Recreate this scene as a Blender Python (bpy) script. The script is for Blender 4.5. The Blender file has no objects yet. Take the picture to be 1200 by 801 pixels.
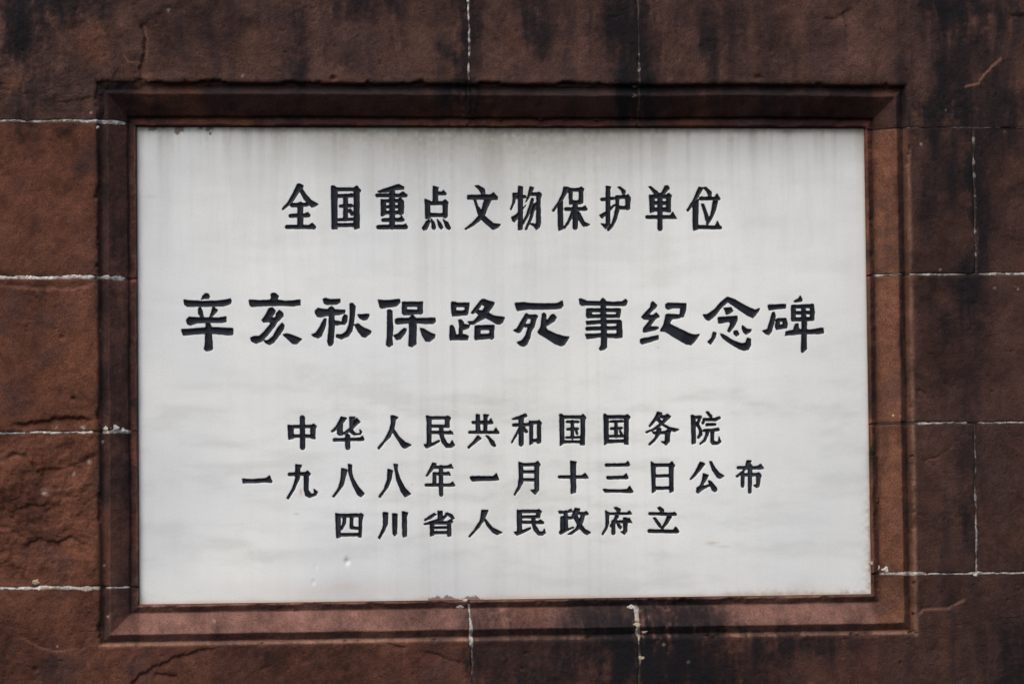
import bpy, math
import numpy as np

# ------------------------------------------------------------------ camera, sky, sun, exposure
sc = bpy.context.scene
cam_d = bpy.data.cameras.new("camera")
cam_d.lens = 120.0
cam_d.sensor_width = 36.0
cam_d.clip_start = 0.05
cam_d.clip_end = 500.0
cam = bpy.data.objects.new("camera", cam_d)
sc.collection.objects.link(cam)
from mathutils import Matrix
def rot3(a, b, c):
    return (Matrix.Rotation(a, 3, 'Z') @ Matrix.Rotation(b, 3, 'X') @ Matrix.Rotation(c, 3, 'Y')
            @ Matrix.Rotation(math.radians(90), 3, 'X'))
cam.matrix_world = Matrix.Translation((-0.46079, -3.96737, -0.15896)) @ rot3(-0.11704, 0.04582, 0.01073).to_4x4()
sc.camera = cam

SUN_EL, SUN_AZ = math.radians(52), math.radians(-38)      # azimuth measured from straight in front of the wall, minus = left
world = bpy.data.worlds.new("World")
sc.world = world
world.use_nodes = True
wn = world.node_tree
bg = wn.nodes["Background"]
sky = wn.nodes.new("ShaderNodeTexSky")
sky.sky_type = 'NISHITA'
sky.sun_disc = False
sky.sun_elevation = SUN_EL
sky.sun_rotation = math.pi - SUN_AZ
sky.air_density = 1.0
sky.dust_density = 3.0
sky.ozone_density = 1.0
wn.links.new(sky.outputs[0], bg.inputs[0])
bg.inputs[1].default_value = 0.12
sun_d = bpy.data.lights.new("sun", 'SUN')
sun_d.energy = 1.3
sun_d.angle = math.radians(38)
sun_d.color = (1.0, 0.95, 0.90)
sun = bpy.data.objects.new("sun", sun_d)
sc.collection.objects.link(sun)
sd = (math.sin(SUN_AZ) * math.cos(SUN_EL), -math.cos(SUN_AZ) * math.cos(SUN_EL), math.sin(SUN_EL))
from mathutils import Vector
sun.rotation_euler = Vector(sd).to_track_quat('Z', 'Y').to_euler()
sun.location = (sd[0] * 6, sd[1] * 6, sd[2] * 6)
vs = sc.view_settings
vs.view_transform = 'Standard'
vs.look = 'None'
vs.exposure = 0.52
vs.gamma = 1.0
vs.use_curve_mapping = False
sc.render.engine = 'CYCLES'
sc.cycles.max_bounces = 6
sc.cycles.use_denoising = True
sc.cycles.filter_width = 1.6

# ------------------------------------------------------------------ numpy noise (mm coordinates on the wall: X right, Z up)
def lattice(X, Z, sx, sz, seed):
    r = np.random.RandomState(seed)
    T = r.rand(257, 257)
    x = X / sx + 91.3 + seed * 7.13
    z = Z / sz + 57.7 + seed * 3.71
    xi = np.floor(x).astype(int); zi = np.floor(z).astype(int)
    fx = x - xi; fz = z - zi
    fx = fx * fx * fx * (fx * (fx * 6 - 15) + 10); fz = fz * fz * fz * (fz * (fz * 6 - 15) + 10)
    a = T[xi % 256, zi % 256]; b = T[(xi + 1) % 256, zi % 256]
    c = T[xi % 256, (zi + 1) % 256]; d = T[(xi + 1) % 256, (zi + 1) % 256]
    return (a + (b - a) * fx) * (1 - fz) + (c + (d - c) * fx) * fz
def fbm(X, Z, s, seed, octs=4, stretch=1.0, gain=0.55):
    t = 0; amp = 1.0; tot = 0
    for o in range(octs):
        ca, sa = math.cos(0.6 * o), math.sin(0.6 * o)
        if stretch != 1.0: ca, sa = 1, 0
        t = t + amp * lattice(X * ca - Z * sa, X * sa + Z * ca, s / 2.03 ** o, s * stretch / 2.03 ** o, seed + 11 * o)
        tot += amp; amp *= gain
    return t / tot * 2 - 1          # about -0.6 .. 0.6
def sstep(x, a, b):
    t = np.clip((x - a) / (b - a), 0, 1)
    return t * t * (3 - 2 * t)
def seg_dist(X, Z, pts):
    """distance to a polyline, signed side and position along it (0..1)"""
    best = np.full(X.shape, 1e9); side = np.ones(X.shape); al = np.zeros(X.shape)
    L = [math.dist(pts[i], pts[i + 1]) for i in range(len(pts) - 1)]
    tot = sum(L); acc = 0
    for i in range(len(pts) - 1):
        ax, az = pts[i]; bx, bz = pts[i + 1]
        dx, dz = bx - ax, bz - az
        t = np.clip(((X - ax) * dx + (Z - az) * dz) / (dx * dx + dz * dz), 0, 1)
        d = np.hypot(X - ax - t * dx, Z - az - t * dz)
        m = d < best
        best = np.where(m, d, best)
        side = np.where(m, np.sign((X - ax) * dz - (Z - az) * dx), side)   # + on the right of the direction of travel
        al = np.where(m, (acc + t * L[i]) / tot, al)
        acc += L[i]
    return best, side, al

# ------------------------------------------------------------------ the wall's relief
HX, HZ = 430.0, 276.0            # half size of the marble plaque, mm
FACE = 30.0                      # the wall face stands this far in front of the marble
PROF_U = [-2, 0, 0.8, 1.6, 2.6, 3.2, 9.6, 10.2, 11.2, 12.5, 20, 32.2, 33.4, 34.4, 42.2, 42.9, 45.2, 46.6, 49.0]
PROF_H = [1.0, 1.5, 4.8, 6.3, 6.9, 6.5, 2.2, 2.4, 6.8, 8.2, 14.6, 24.6, 25.4, 25.0, 20.0, 20.6, 27.8, 29.3, 30]
def ucheb(X, Z):
    """distance outwards from the plaque's edge (the head of the frame is a little deeper than sill and jambs)"""
    dz = np.abs(Z) - HZ
    return np.maximum(np.abs(X) - HX, np.where((Z > 0) & (dz > 0), dz * 0.935, dz))
def uval(X, Z):
    wob = fbm(X, Z, 22, 5, 4) * 0.75 + fbm(X, Z, 160, 6, 2) * 0.8
    u = ucheb(X, Z)
    chip = np.clip(fbm(X, Z, 13, 8, 4) - 0.05, 0, 1) * 4.5 * (1 - sstep(u, 8, 10)) * sstep(u, 0.3, 1.2)
    edge = np.clip(fbm(X, Z, 19, 9, 4) - 0.16, 0, 1) * 9 * sstep(u, 43, 45) * (1 - sstep(u, 48, 54))
    return u, u + wob * sstep(u, -0.5, 3.5) + chip - edge

# breaks in the stone: polyline, depth, how far the broken face dies away, side that is lower
BREAKS = [
    ([(-427, 398), (-418, 380), (-420, 358), (-427, 341), (-425, 324)], 4.0, 45, -1),
    ([(-578, -69), (-549, -66), (-515, -61), (-479, -64)], 5.5, 9, 1),
    ([(-453, -379), (-429, -355), (-405, -342), (-376, -332), (-335, -325)], 3.0, 14, 1),
    ([(-415, -353), (-403, -356), (-388, -359)], 3.5, 8, 1),
    ([(-160, -322), (-142, -325), (-123, -330)], 2.0, 7, 1),
    ([(-109, -332), (-81, -340), (-53, -350)], 2.0, 7, 1),
    ([(476, -300), (487, -293), (519, -291), (539, -280)], 2.5, 20, -1),
    ([(-587, -108), (-566, -100), (-555, -106), (-537, -130), (-530, -145)], 2.5, 14, 1),
    ([(-551, -122), (-515, -118), (-491, -111), (-479, -101)], 2.2, 12, 1),
    ([(-568, -207), (-540, -200), (-522, -204), (-506, -197), (-486, -208)], 3.0, 14, 1),
    ([(-580, -168), (-559, -161), (-528, -159)], 2.5, 12, 1),
    ([(-528, 301), (-494, 303), (-467, 313), (-450, 342)], 1.3, 24, 1),
    ([(-564, -312), (-530, -326), (-502, -329), (-480, -317)], 1.6, 10, -1),
    ([(376, 400), (397, 405), (411, 417)], 1.8, 10, 1),
    ([(486, -121), (502, -116), (523, -106)], 1.0, 6, 1),
    ([(309, 364), (322, 352), (326, 334)], 2.0, 14, -1),
    ([(599, 411), (614, 408), (630, 410)], 2.5, 10, 1),
    ([(-587, 92), (-543, 88), (-500, 87), (-476, 93)], 1.6, 5, -1),
    ([(480, -39), (488, -36), (494, -40)], 2.0, 5, 1),
]
HOLES = [((-517, 30), 3.2, 2.6), ((-504, -40), 2.8, 3.0), ((-557, 38), 1.6, 1.8), ((-557, 43), 1.2, 1.5), ((-549, -348), 3.8, 3.0),
         ((-573, -174), 2.5, 3), ((-406, 393), 2.0, 1.8), ((-173, 378), 2.0, 1.8), ((-148, 348), 1.8, 1.6), ((-203, 330), 3.2, 4),
         ((-101, 411), 1.4, 1.4), ((-265, 337), 1.8, 1.6), ((14, -338), 2.5, 2.5), ((10, -356), 2.0, 2.2), ((298, 333), 4.0, 3.5),
         ((457, -356), 2.2, 1.8), ((-288, -351), 3.4, 1.6), ((597, 8), 2.2, 1.8), ((-575, 314), 1.6, 1.6), ((-20, 324), 3, 3),
         ((-315, 347), 2.0, 1.6), ((86, 379), 1.4, 1.2), ((228, 369), 3, 1.4), ((181, 357), 2, 1.2)]
def rough_map(X, Z):
    """how rough the dressed face is: mm of relief"""
    r = 0.55 + 0 * X
    left = sstep(-X, 430, 470)
    r = r + 2.3 * left * sstep(Z, -262, -250) * sstep(-Z, 70, 84)                 # the spalled block low on the left
    r = r + 0.6 * left * sstep(-Z, 255, 262)
    tl = sstep(-X, 415, 470) * sstep(Z, 276, 290)
    r = r + 1.0 * tl
    r = r + 0.35 * sstep(-Z, 318, 330)
    r = r + 0.4 * sstep(X, 470, 520) * sstep(Z, 276, 290)
    return r
def relief(X, Z):
    u, uw = uval(X, Z)
    h = np.interp(uw, PROF_U, PROF_H)
    # the outer groove is choked with old cement at the upper left corner
    fill = sstep(-X, 400, 440) * sstep(Z, 272, 290) * sstep(uw, 28, 34) * (1 - sstep(uw, 46, 50))
    h = h * (1 - fill) + np.maximum(h, 19 + (uw - 30).clip(0, 20) * 0.5 + 3 * fbm(X, Z, 14, 44, 3)) * fill
    face = sstep(uw, 44, 54)
    R = rough_map(X, Z)
    n = fbm(X, Z, 70, 21, 3) * 1.6 + fbm(X, Z, 17, 22, 4) * 0.95 + fbm(X, Z, 5.0, 23, 3) * 0.5
    t = fbm(X + 9 * fbm(X, Z, 20, 31, 2), Z, 48, 24, 4) * 3.4
    terr = (np.floor(t * 2.0) + sstep(t * 2.0 - np.floor(t * 2.0), 0.72, 1.0)) / 2.0
    h = h + face * (n * (0.55 + 0.35 * R) + terr * np.clip(R - 0.8, 0, 3) * 0.9)
    h = h + (1 - face) * sstep(u, 0.5, 3) * (fbm(X, Z, 9, 25, 3) * 0.6 + fbm(X, Z, 3.2, 26, 2) * 0.22)
    pit = lattice(X, Z, 4.2, 3.6, 27)
    h = h - face * sstep(pit, 0.90, 0.99) * 0.9
    for pts, dep, wid, sgn in BREAKS:
        jx = fbm(X, Z, 9, 33, 3) * 3.0
        d, s, a = seg_dist(X + jx, Z + fbm(X, Z, 8, 34, 3) * 3.0, pts)
        m = np.where(s * sgn > 0, np.exp(-d / wid), np.exp(-d / 1.1)) * sstep(a, -0.02, 0.16) * sstep(1 - a, -0.02, 0.16)
        h = h - dep * m * sstep(u, 20, 44)
    for (hx, hz), r, dep in HOLES:
        d = np.hypot(X - hx, (Z - hz) * 1.25)
        h = h - dep * np.exp(-(d / r) ** 2)
    return h

# ------------------------------------------------------------------ mesh helpers
def new_mesh(name, co, faces, mat, smooth=True):
    me = bpy.data.meshes.new(name)
    co = np.asarray(co, dtype=np.float32); faces = np.asarray(faces, dtype=np.int32)
    k = faces.shape[1]
    me.vertices.add(len(co)); me.vertices.foreach_set("co", co.ravel())
    me.loops.add(faces.size); me.loops.foreach_set("vertex_index", faces.ravel())
    me.polygons.add(len(faces))
    me.polygons.foreach_set("loop_start", np.arange(0, faces.size, k, dtype=np.int32))
    me.polygons.foreach_set("loop_total", np.full(len(faces), k, dtype=np.int32))
    me.update(calc_edges=True)
    if smooth: me.polygons.foreach_set("use_smooth", np.ones(len(faces), dtype=bool))
    me.materials.append(mat)
    return me
def paint(me, cols):
    a = me.color_attributes.new("tint", 'FLOAT_COLOR', 'POINT')
    c = np.ones((len(me.vertices), 4), dtype=np.float32)
    c[:, :3] = cols
    a.data.foreach_set("color", c.ravel())
def link(name, me, parent=None, loc=(0, 0, 0)):
    o = bpy.data.objects.new(name, me)
    sc.collection.objects.link(o)
    o.location = loc
    if parent is not None:
        o.parent = parent
    return o
def thing(name, label, cat, loc=(0, 0, 0)):
    o = link(name, None, None, loc)
    o["label"] = label; o["category"] = cat
    return o
def compact(co, cols, faces):
    used = np.unique(faces)
    mp = np.full(len(co), -1, dtype=np.int64); mp[used] = np.arange(len(used))
    return co[used], (None if cols is None else cols[used]), mp[faces]

# ------------------------------------------------------------------ materials
def principled(name):
    m = bpy.data.materials.new(name); m.use_nodes = True
    return m, m.node_tree, m.node_tree.nodes["Principled BSDF"]
def noise_node(nt, scale, detail=6, rough=0.6, stretch=None, w=0):
    tc = nt.nodes.new("ShaderNodeTexCoord")
    n = nt.nodes.new("ShaderNodeTexNoise"); n.inputs["Scale"].default_value = scale
    n.inputs["Detail"].default_value = detail; n.inputs["Roughness"].default_value = rough
    mp = nt.nodes.new("ShaderNodeMapping")
    if stretch: mp.inputs["Scale"].default_value = stretch
    mp.inputs["Location"].default_value = (w, w * 0.7, w * 1.3)
    nt.links.new(tc.outputs["Object"], mp.inputs["Vector"]); nt.links.new(mp.outputs[0], n.inputs["Vector"])
    return n
def ramp(nt, src, stops):
    r = nt.nodes.new("ShaderNodeValToRGB"); e = r.color_ramp.elements
    e[0].position, e[0].color = stops[0][0], stops[0][1] + (1,)
    e[1].position, e[1].color = stops[-1][0], stops[-1][1] + (1,)
    for p, c in stops[1:-1]:
        k = e.new(p); k.color = c + (1,)
    nt.links.new(src, r.inputs[0])
    return r
def tinted(name, rough, bump_scale, bump_dist, grain=(0.72, 1.3), fine=900, spec=0.3):
    m, nt, b = principled(name)
    at = nt.nodes.new("ShaderNodeAttribute"); at.attribute_name = "tint"
    n = noise_node(nt, fine, 5, 0.65)
    g = ramp(nt, n.outputs["Fac"], [(0.3, (grain[0],) * 3), (0.7, (grain[1],) * 3)])
    mx = nt.nodes.new("ShaderNodeMix"); mx.data_type = 'RGBA'; mx.blend_type = 'MULTIPLY'; mx.inputs[0].default_value = 1
    nt.links.new(at.outputs["Color"], mx.inputs[6]); nt.links.new(g.outputs[0], mx.inputs[7])
    nt.links.new(mx.outputs[2], b.inputs["Base Color"])
    b.inputs["Roughness"].default_value = rough
    b.inputs["Specular IOR Level"].default_value = spec
    n2 = noise_node(nt, bump_scale, 8, 0.65, w=3.1)
    bp = nt.nodes.new("ShaderNodeBump"); bp.inputs["Strength"].default_value = 1.0; bp.inputs["Distance"].default_value = bump_dist
    nt.links.new(n2.outputs["Fac"], bp.inputs["Height"]); nt.links.new(bp.outputs[0], b.inputs["Normal"])
    return m
M_STONE = tinted("sandstone", 0.82, 620, 0.0013, (0.50, 1.56), 600, 0.16)
M_MORTAR = tinted("lime_mortar", 0.9, 500, 0.0012, (0.6, 1.35), 420, 0.2)
M_MARBLE = tinted("white_marble", 0.42, 500, 0.00006, (0.955, 1.04), 420, 0.4)
M_INK = tinted("black_letter_paint", 0.48, 700, 0.0002, (0.75, 1.3), 700, 0.30)
M_MOSS, nt, b = principled("moss")
n = noise_node(nt, 700, 3, 0.6)
g = ramp(nt, n.outputs["Fac"], [(0.3, (0.035, 0.05, 0.008)), (0.7, (0.11, 0.12, 0.02))])
nt.links.new(g.outputs[0], b.inputs["Base Color"]); b.inputs["Roughness"].default_value = 0.9

# ------------------------------------------------------------------ stone colour: mineral colour, black crust, lime and some painted light, all laid on the block itself
BROWN = np.array([0.136, 0.054, 0.032]); DARK = np.array([0.052, 0.027, 0.021]); BLACK = np.array([0.0085, 0.0080, 0.0105])
ORANGE = np.array([0.170, 0.068, 0.034]); PINK = np.array([0.25, 0.125, 0.088]); LIME = np.array([0.42, 0.36, 0.30])
UMBER = np.array([0.074, 0.034, 0.025])
# black crust: centre, half sizes, strength
CRUST = [((258, -372), 60, 24, 0.5), ((541, 411), 36, 30, 0.5), ((-576, 389), 60, 95, 1.0), ((-527, 419), 60, 30, 0.8), ((-244, 381), 8, 70, 0.75), ((-243, 336), 16, 18, 0.5), ((-168, 417), 50, 22, 0.85), ((-174, 352), 30, 22, 0.3),
         ((-49, 372), 17, 90, 1.5), ((-49, 297), 17, 30, 0.95), ((36, 405), 30, 34, 0.9), ((149, 378), 23, 100, 1.9), ((148, 298), 24, 30, 1.0), ((167, 328), 12, 22, 0.6),
         ((240, 379), 24, 66, 0.75), ((527, 365), 30, 95, 0.95), ((557, 416), 60, 25, 0.8), ((519, 289), 45, 22, 1.0), ((602, 294), 24, 28, 0.75), ((577, 365), 20, 50, 0.4),
         ((513, 253), 18, 60, 0.35), ((556, 182), 16, 100, 1.15), ((565, 182), 22, 70, 0.6), ((536, 71), 30, 40, 0.35), ((551, 76), 14, 35, 0.5), ((543, -171), 12, 100, 0.7),
         ((595, -347), 40, 50, 0.8), ((320, -330), 70, 18, 1.0), ((178, -360), 58, 62, 2.4), ((150, -345), 16, 50, 1.0), ((48, -351), 80, 40, 0.8), ((-50, -357), 12, 50, 0.8),
         ((117, -297), 38, 26, 1.5), ((219, -299), 42, 24, 1.0), ((-21, -295), 26, 14, 0.65), ((-1, -313), 60, 10, 0.4), ((-341, -306), 6, 10, 0.25), ((-81, -297), 26, 10, 0.22),
         ((279, 394), 18, 50, 0.3), ((470, 21), 5, 300, 0.5), ((435, 71), 6, 260, 0.45), ((-361, 390), 40, 40, 0.2), ((308, 273), 60, 12, 0.3), ((475, 314), 7, 40, 0.7),
         ((-460, 173), 16, 120, 0.22), ((-453, 6), 14, 220, 0.28), ((-438, 6), 7, 300, 0.45), ((-129, 402), 14, 60, 0.4), ((107, 403), 30, 40, 0.35), ((-292, 406), 30, 25, 0.3), ((-145, 277),260,5,0.2)]
PALE = [((-27, 305), 10, 2.2, 0.55), ((-39, 298), 8, 1.6, 0.4), ((348, 379), 8, 75, 0.55), ((182, 398), 9, 42, 0.6), ((-420, 336), 8, 14, 0.7), ((-112, 402), 12, 40, 0.35), ((-288, 361), 28, 50, 0.30), ((-415, 370), 14, 30, 0.30),
        ((447, 293), 14, 22, 0.35), ((451, 21), 12, 280, 0.28), ((476, 21), 4, 280, 0.38), ((-569, -256), 60, 8, 0.2), ((-528, 124), 60, 70, 0.18), ((448, -270), 16, 30, 0.3)]
SCAR_LIT_EDGE = [([(-587, 91), (-543, 86), (-500, 85), (-478, 92)], 1.6, 0.3), ([(548, 323), (563, 327), (571, 339), (589, 356)], 1.5, 1.0), ([(491, -121), (507, -115), (524, -105)], 0.9, 0.45),
        ([(-533, -144), (-506, -141), (-493, -136), (-485, -111), (-478, -106)], 1.6, 0.4), ([(-587, -112), (-574, -107), (-558, -99)], 2.2, 0.5), ([(-420, 390), (-416, 375), (-419, 349)], 1.2, 0.45),
        ([(479, -302), (487, -294), (516, -293), (535, -283)], 1.4, 0.4), ([(-564, -312), (-532, -327), (-496, -325), (-486, -313)], 1.2, 0.3), ([(-445, 354), (-440, 347), (-425, 346)], 1.0, 0.5), ([(-484, 303), (-485, 293), (-494, 286)], 1.0, 0.2)]
SPECK = [((-392, 408), 2.2), ((594, 269), 1.5), ((491, 254), 1.5), ((463, -67), 1.5), ((512, 106), 1.4), ((578, 84), 1.3), ((606, 82), 1.3), ((-308, 333), 1.8), ((-482, 289), 1.6), ((-536, -145), 3.2),
         ((-345, -296), 2.0), ((-505, -125), 2.4), ((-525, -72), 1.8), ((-493, -72), 2.4), ((-487, -111), 2.6), ((-524, -321), 1.2), ((522, 295), 1.2), ((-473, 39), 1.2), ((-470, -231), 1.4), ((-466, -288), 1.4), ((205, -351), 2.2), ((176, -331), 1.8)]
def stone_colour(X, Z):
    u = ucheb(X, Z)
    wx = X + fbm(X, Z, 60, 51, 3) * 30; wz = Z + fbm(X, Z, 60, 52, 3) * 30
    def mixc(c, to, t):
        return c + (to - c) * t[..., None]
    left = 1 - sstep(X, -432, -428); right = sstep(X, 428, 432)
    c = np.broadcast_to(UMBER, X.shape + (3,)).copy()
    c = mixc(c, BROWN, left * sstep(-Z, -280, -278) )                     # left column of blocks is the cleanest, reddest
    c = mixc(c, BROWN * 0.86, left * sstep(-Z, 76, 78) * 0.6)
    c = mixc(c, np.array([0.100, 0.041, 0.026]), (1 - sstep(X, -52, -46)) * sstep(-Z, 274, 276) * (0.75 + 0 * X))
    c = mixc(c, DARK * 1.12, right * sstep(-Z, -277, -275) * 0.9)
    c = mixc(c, np.array([0.092, 0.049, 0.038]), sstep(Z, 277, 279) * 0.9)
    # inner moulding: light painted in, paler sill and right jamb, darker head
    inm = (1 - sstep(u, 43, 47))
    c = mixc(c, np.array([0.185, 0.098, 0.076]), inm * sstep(-Z, 276, 278) * (np.abs(X) < 470 + 0 * X))     # sill, painted paler for the light from above
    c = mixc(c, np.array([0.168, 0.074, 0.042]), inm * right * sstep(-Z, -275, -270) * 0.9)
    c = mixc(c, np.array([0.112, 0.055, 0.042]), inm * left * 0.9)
    c = mixc(c, np.array([0.028, 0.012, 0.010]), inm * sstep(Z, 274, 277) * 0.75)  # head of the frame, shade of its downward face painted in
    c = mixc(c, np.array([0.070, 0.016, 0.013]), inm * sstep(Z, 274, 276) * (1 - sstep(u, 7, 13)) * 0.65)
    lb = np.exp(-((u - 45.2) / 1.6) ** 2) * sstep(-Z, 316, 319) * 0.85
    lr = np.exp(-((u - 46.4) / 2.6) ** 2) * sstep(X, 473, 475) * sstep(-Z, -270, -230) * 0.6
    c = mixc(c, np.array([0.27, 0.155, 0.105]), np.clip(np.maximum(lb, lr) * (1 + 0.9 * fbm(X, Z, 16, 58, 4)), 0, 1))     # worn arris, also painted paler where it catches light
    gr = 0.5 + 1.0 * fbm(X, Z, 20, 60, 4)          # uneven darker tone along the narrow fillets
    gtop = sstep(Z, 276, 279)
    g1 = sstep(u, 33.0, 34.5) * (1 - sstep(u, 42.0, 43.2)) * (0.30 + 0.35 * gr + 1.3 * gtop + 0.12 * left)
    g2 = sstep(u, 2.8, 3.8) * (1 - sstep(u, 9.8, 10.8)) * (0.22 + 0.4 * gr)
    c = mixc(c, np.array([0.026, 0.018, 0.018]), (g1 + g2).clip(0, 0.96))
    # mineral mottling
    m1 = fbm(wx, wz, 90, 61, 4); m2 = fbm(X, Z, 22, 62, 4); m3 = fbm(X, Z, 6, 63, 3)
    c = c * (1 + 0.55 * m1 + 0.42 * m2 + 0.30 * m3)[..., None]
    c = mixc(c, ORANGE, sstep(fbm(X, Z, 55, 64, 4), 0.12, 0.55) * 0.35 * (0.4 + 0.6 * (left + inm).clip(0, 1)))
    c = mixc(c, np.array([0.060, 0.036, 0.035]), sstep(fbm(X, Z, 45, 65, 4), 0.08, 0.5) * 0.45)            # purple-grey bloom
    # rain streaks
    st = fbm(X + 10 * fbm(X, Z, 60, 66, 3), Z, 19, 67, 5, stretch=11)
    sa = 0.22 + 0.35 * sstep(Z, 270, 300) + 0.35 * right + 0.25 * sstep(-Z, 320, 340)
    c = mixc(c, BLACK * 1.6, sstep(st, 0.02, 0.48) * sa * 0.62)
    for (px, pz), rx, rz, s in PALE:
        q = np.exp(-((X + fbm(X, Z, 12, 71, 3) * 5 - px) / rx) ** 2 - ((Z - pz) / rz) ** 2)
        c = mixc(c, PINK * 0.62, np.clip(q * s * (0.8 + 1.0 * m2), 0, 1))
    n1 = fbm(X, Z, 30, 72, 5)
    n1s = fbm(X + 5 * n1, Z, 12, 73, 4, stretch=5)
    n2s = fbm(X, Z, 5, 78, 3, stretch=9) + fbm(X, Z, 4, 79, 3)
    for (px, pz), rx, rz, s in CRUST:
        near = 1.0
        q = np.exp(-(np.abs((X + (n1s * 10 + n1 * 22) * min(1, rx / 16) - px) / rx)) ** 2 - (np.abs((Z + (n1 * 40 + n1s * 20) * min(1, rz / 40) - pz) / rz)) ** 2.2)
        c = mixc(c, BLACK, (1 - np.exp(-2.1 * q * s * np.clip(0.75 + 0.7 * n1 + 0.9 * n1s + 0.5 * n2s, 0.02, 3))) * 0.97)
    for pts, w, s in SCAR_LIT_EDGE:  # scratches, plus lit edges of the stone breaks painted pale
        d, _, a = seg_dist(X + fbm(X, Z, 7, 74, 2) * 1.5, Z + fbm(X, Z, 7, 75, 2) * 1.5, pts)
        c = mixc(c, PINK, np.exp(-(d / w) ** 2) * s)
    for (px, pz), r in SPECK:
        d = np.hypot(X - px, Z - pz) + fbm(X, Z, 3, 76, 2) * r
        c = mixc(c, LIME, np.exp(-(d / (r * 0.75)) ** 2) * 0.8)
    # reddish repair paste oozing round the corners of the right and left jambs
    for (px, pz), rx, rz, s in [((431, 104), 6, 9, 0.8), ((430, -73), 7, 6, 0.8), ((433, 253), 4, 26, 0.6), ((-435, -92), 4, 22, 0.7), ((-435, 97), 5, 5, 0.7), ((433, -235), 4, 14, 0.5)]:
        q = np.exp(-((X - px) / rx) ** 2 - ((Z - pz) / rz) ** 2)
        c = mixc(c, np.array([0.24, 0.085, 0.07]), np.clip(q * s * (1 + m3), 0, 1))
    return np.clip(c * np.array([0.84, 0.78, 0.76]), 0.004, 0.8)

# ------------------------------------------------------------------ grid lines of the carved wall
def lines(lo, hi, bands, coarse):
    """coordinates from lo to hi; bands = (start, end, step)"""
    xs = [lo]
    while xs[-1] < hi - 1e-6:
        x = xs[-1]; st = coarse
        nxt = [b[0] for b in bands if b[0] > x + 1e-6]
        for a, b_, s in bands:
            if a - 1e-6 <= x < b_ - 1e-6: st = min(st, s)
        lim = min(nxt) if nxt else 1e9
        xs.append(min(x + st, hi, max(lim, x + 1e-3)))
    return np.array(xs)
XB = [(-600, 632, 1.35), (-480, -428, 0.8), (428, 482, 0.8)]
ZB = [(-392, 436, 1.35), (-327, -275, 0.8), (275, 327, 0.8)]
def warp(X, Z):
    """gentle unevenness of the courses, shared by blocks and mortar"""
    k = sstep(ucheb(X, Z), 47, 75)
    return X + k * fbm(X, Z, 80, 81, 3) * 1.8, Z + k * fbm(X, Z, 80, 82, 3) * 1.8

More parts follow.
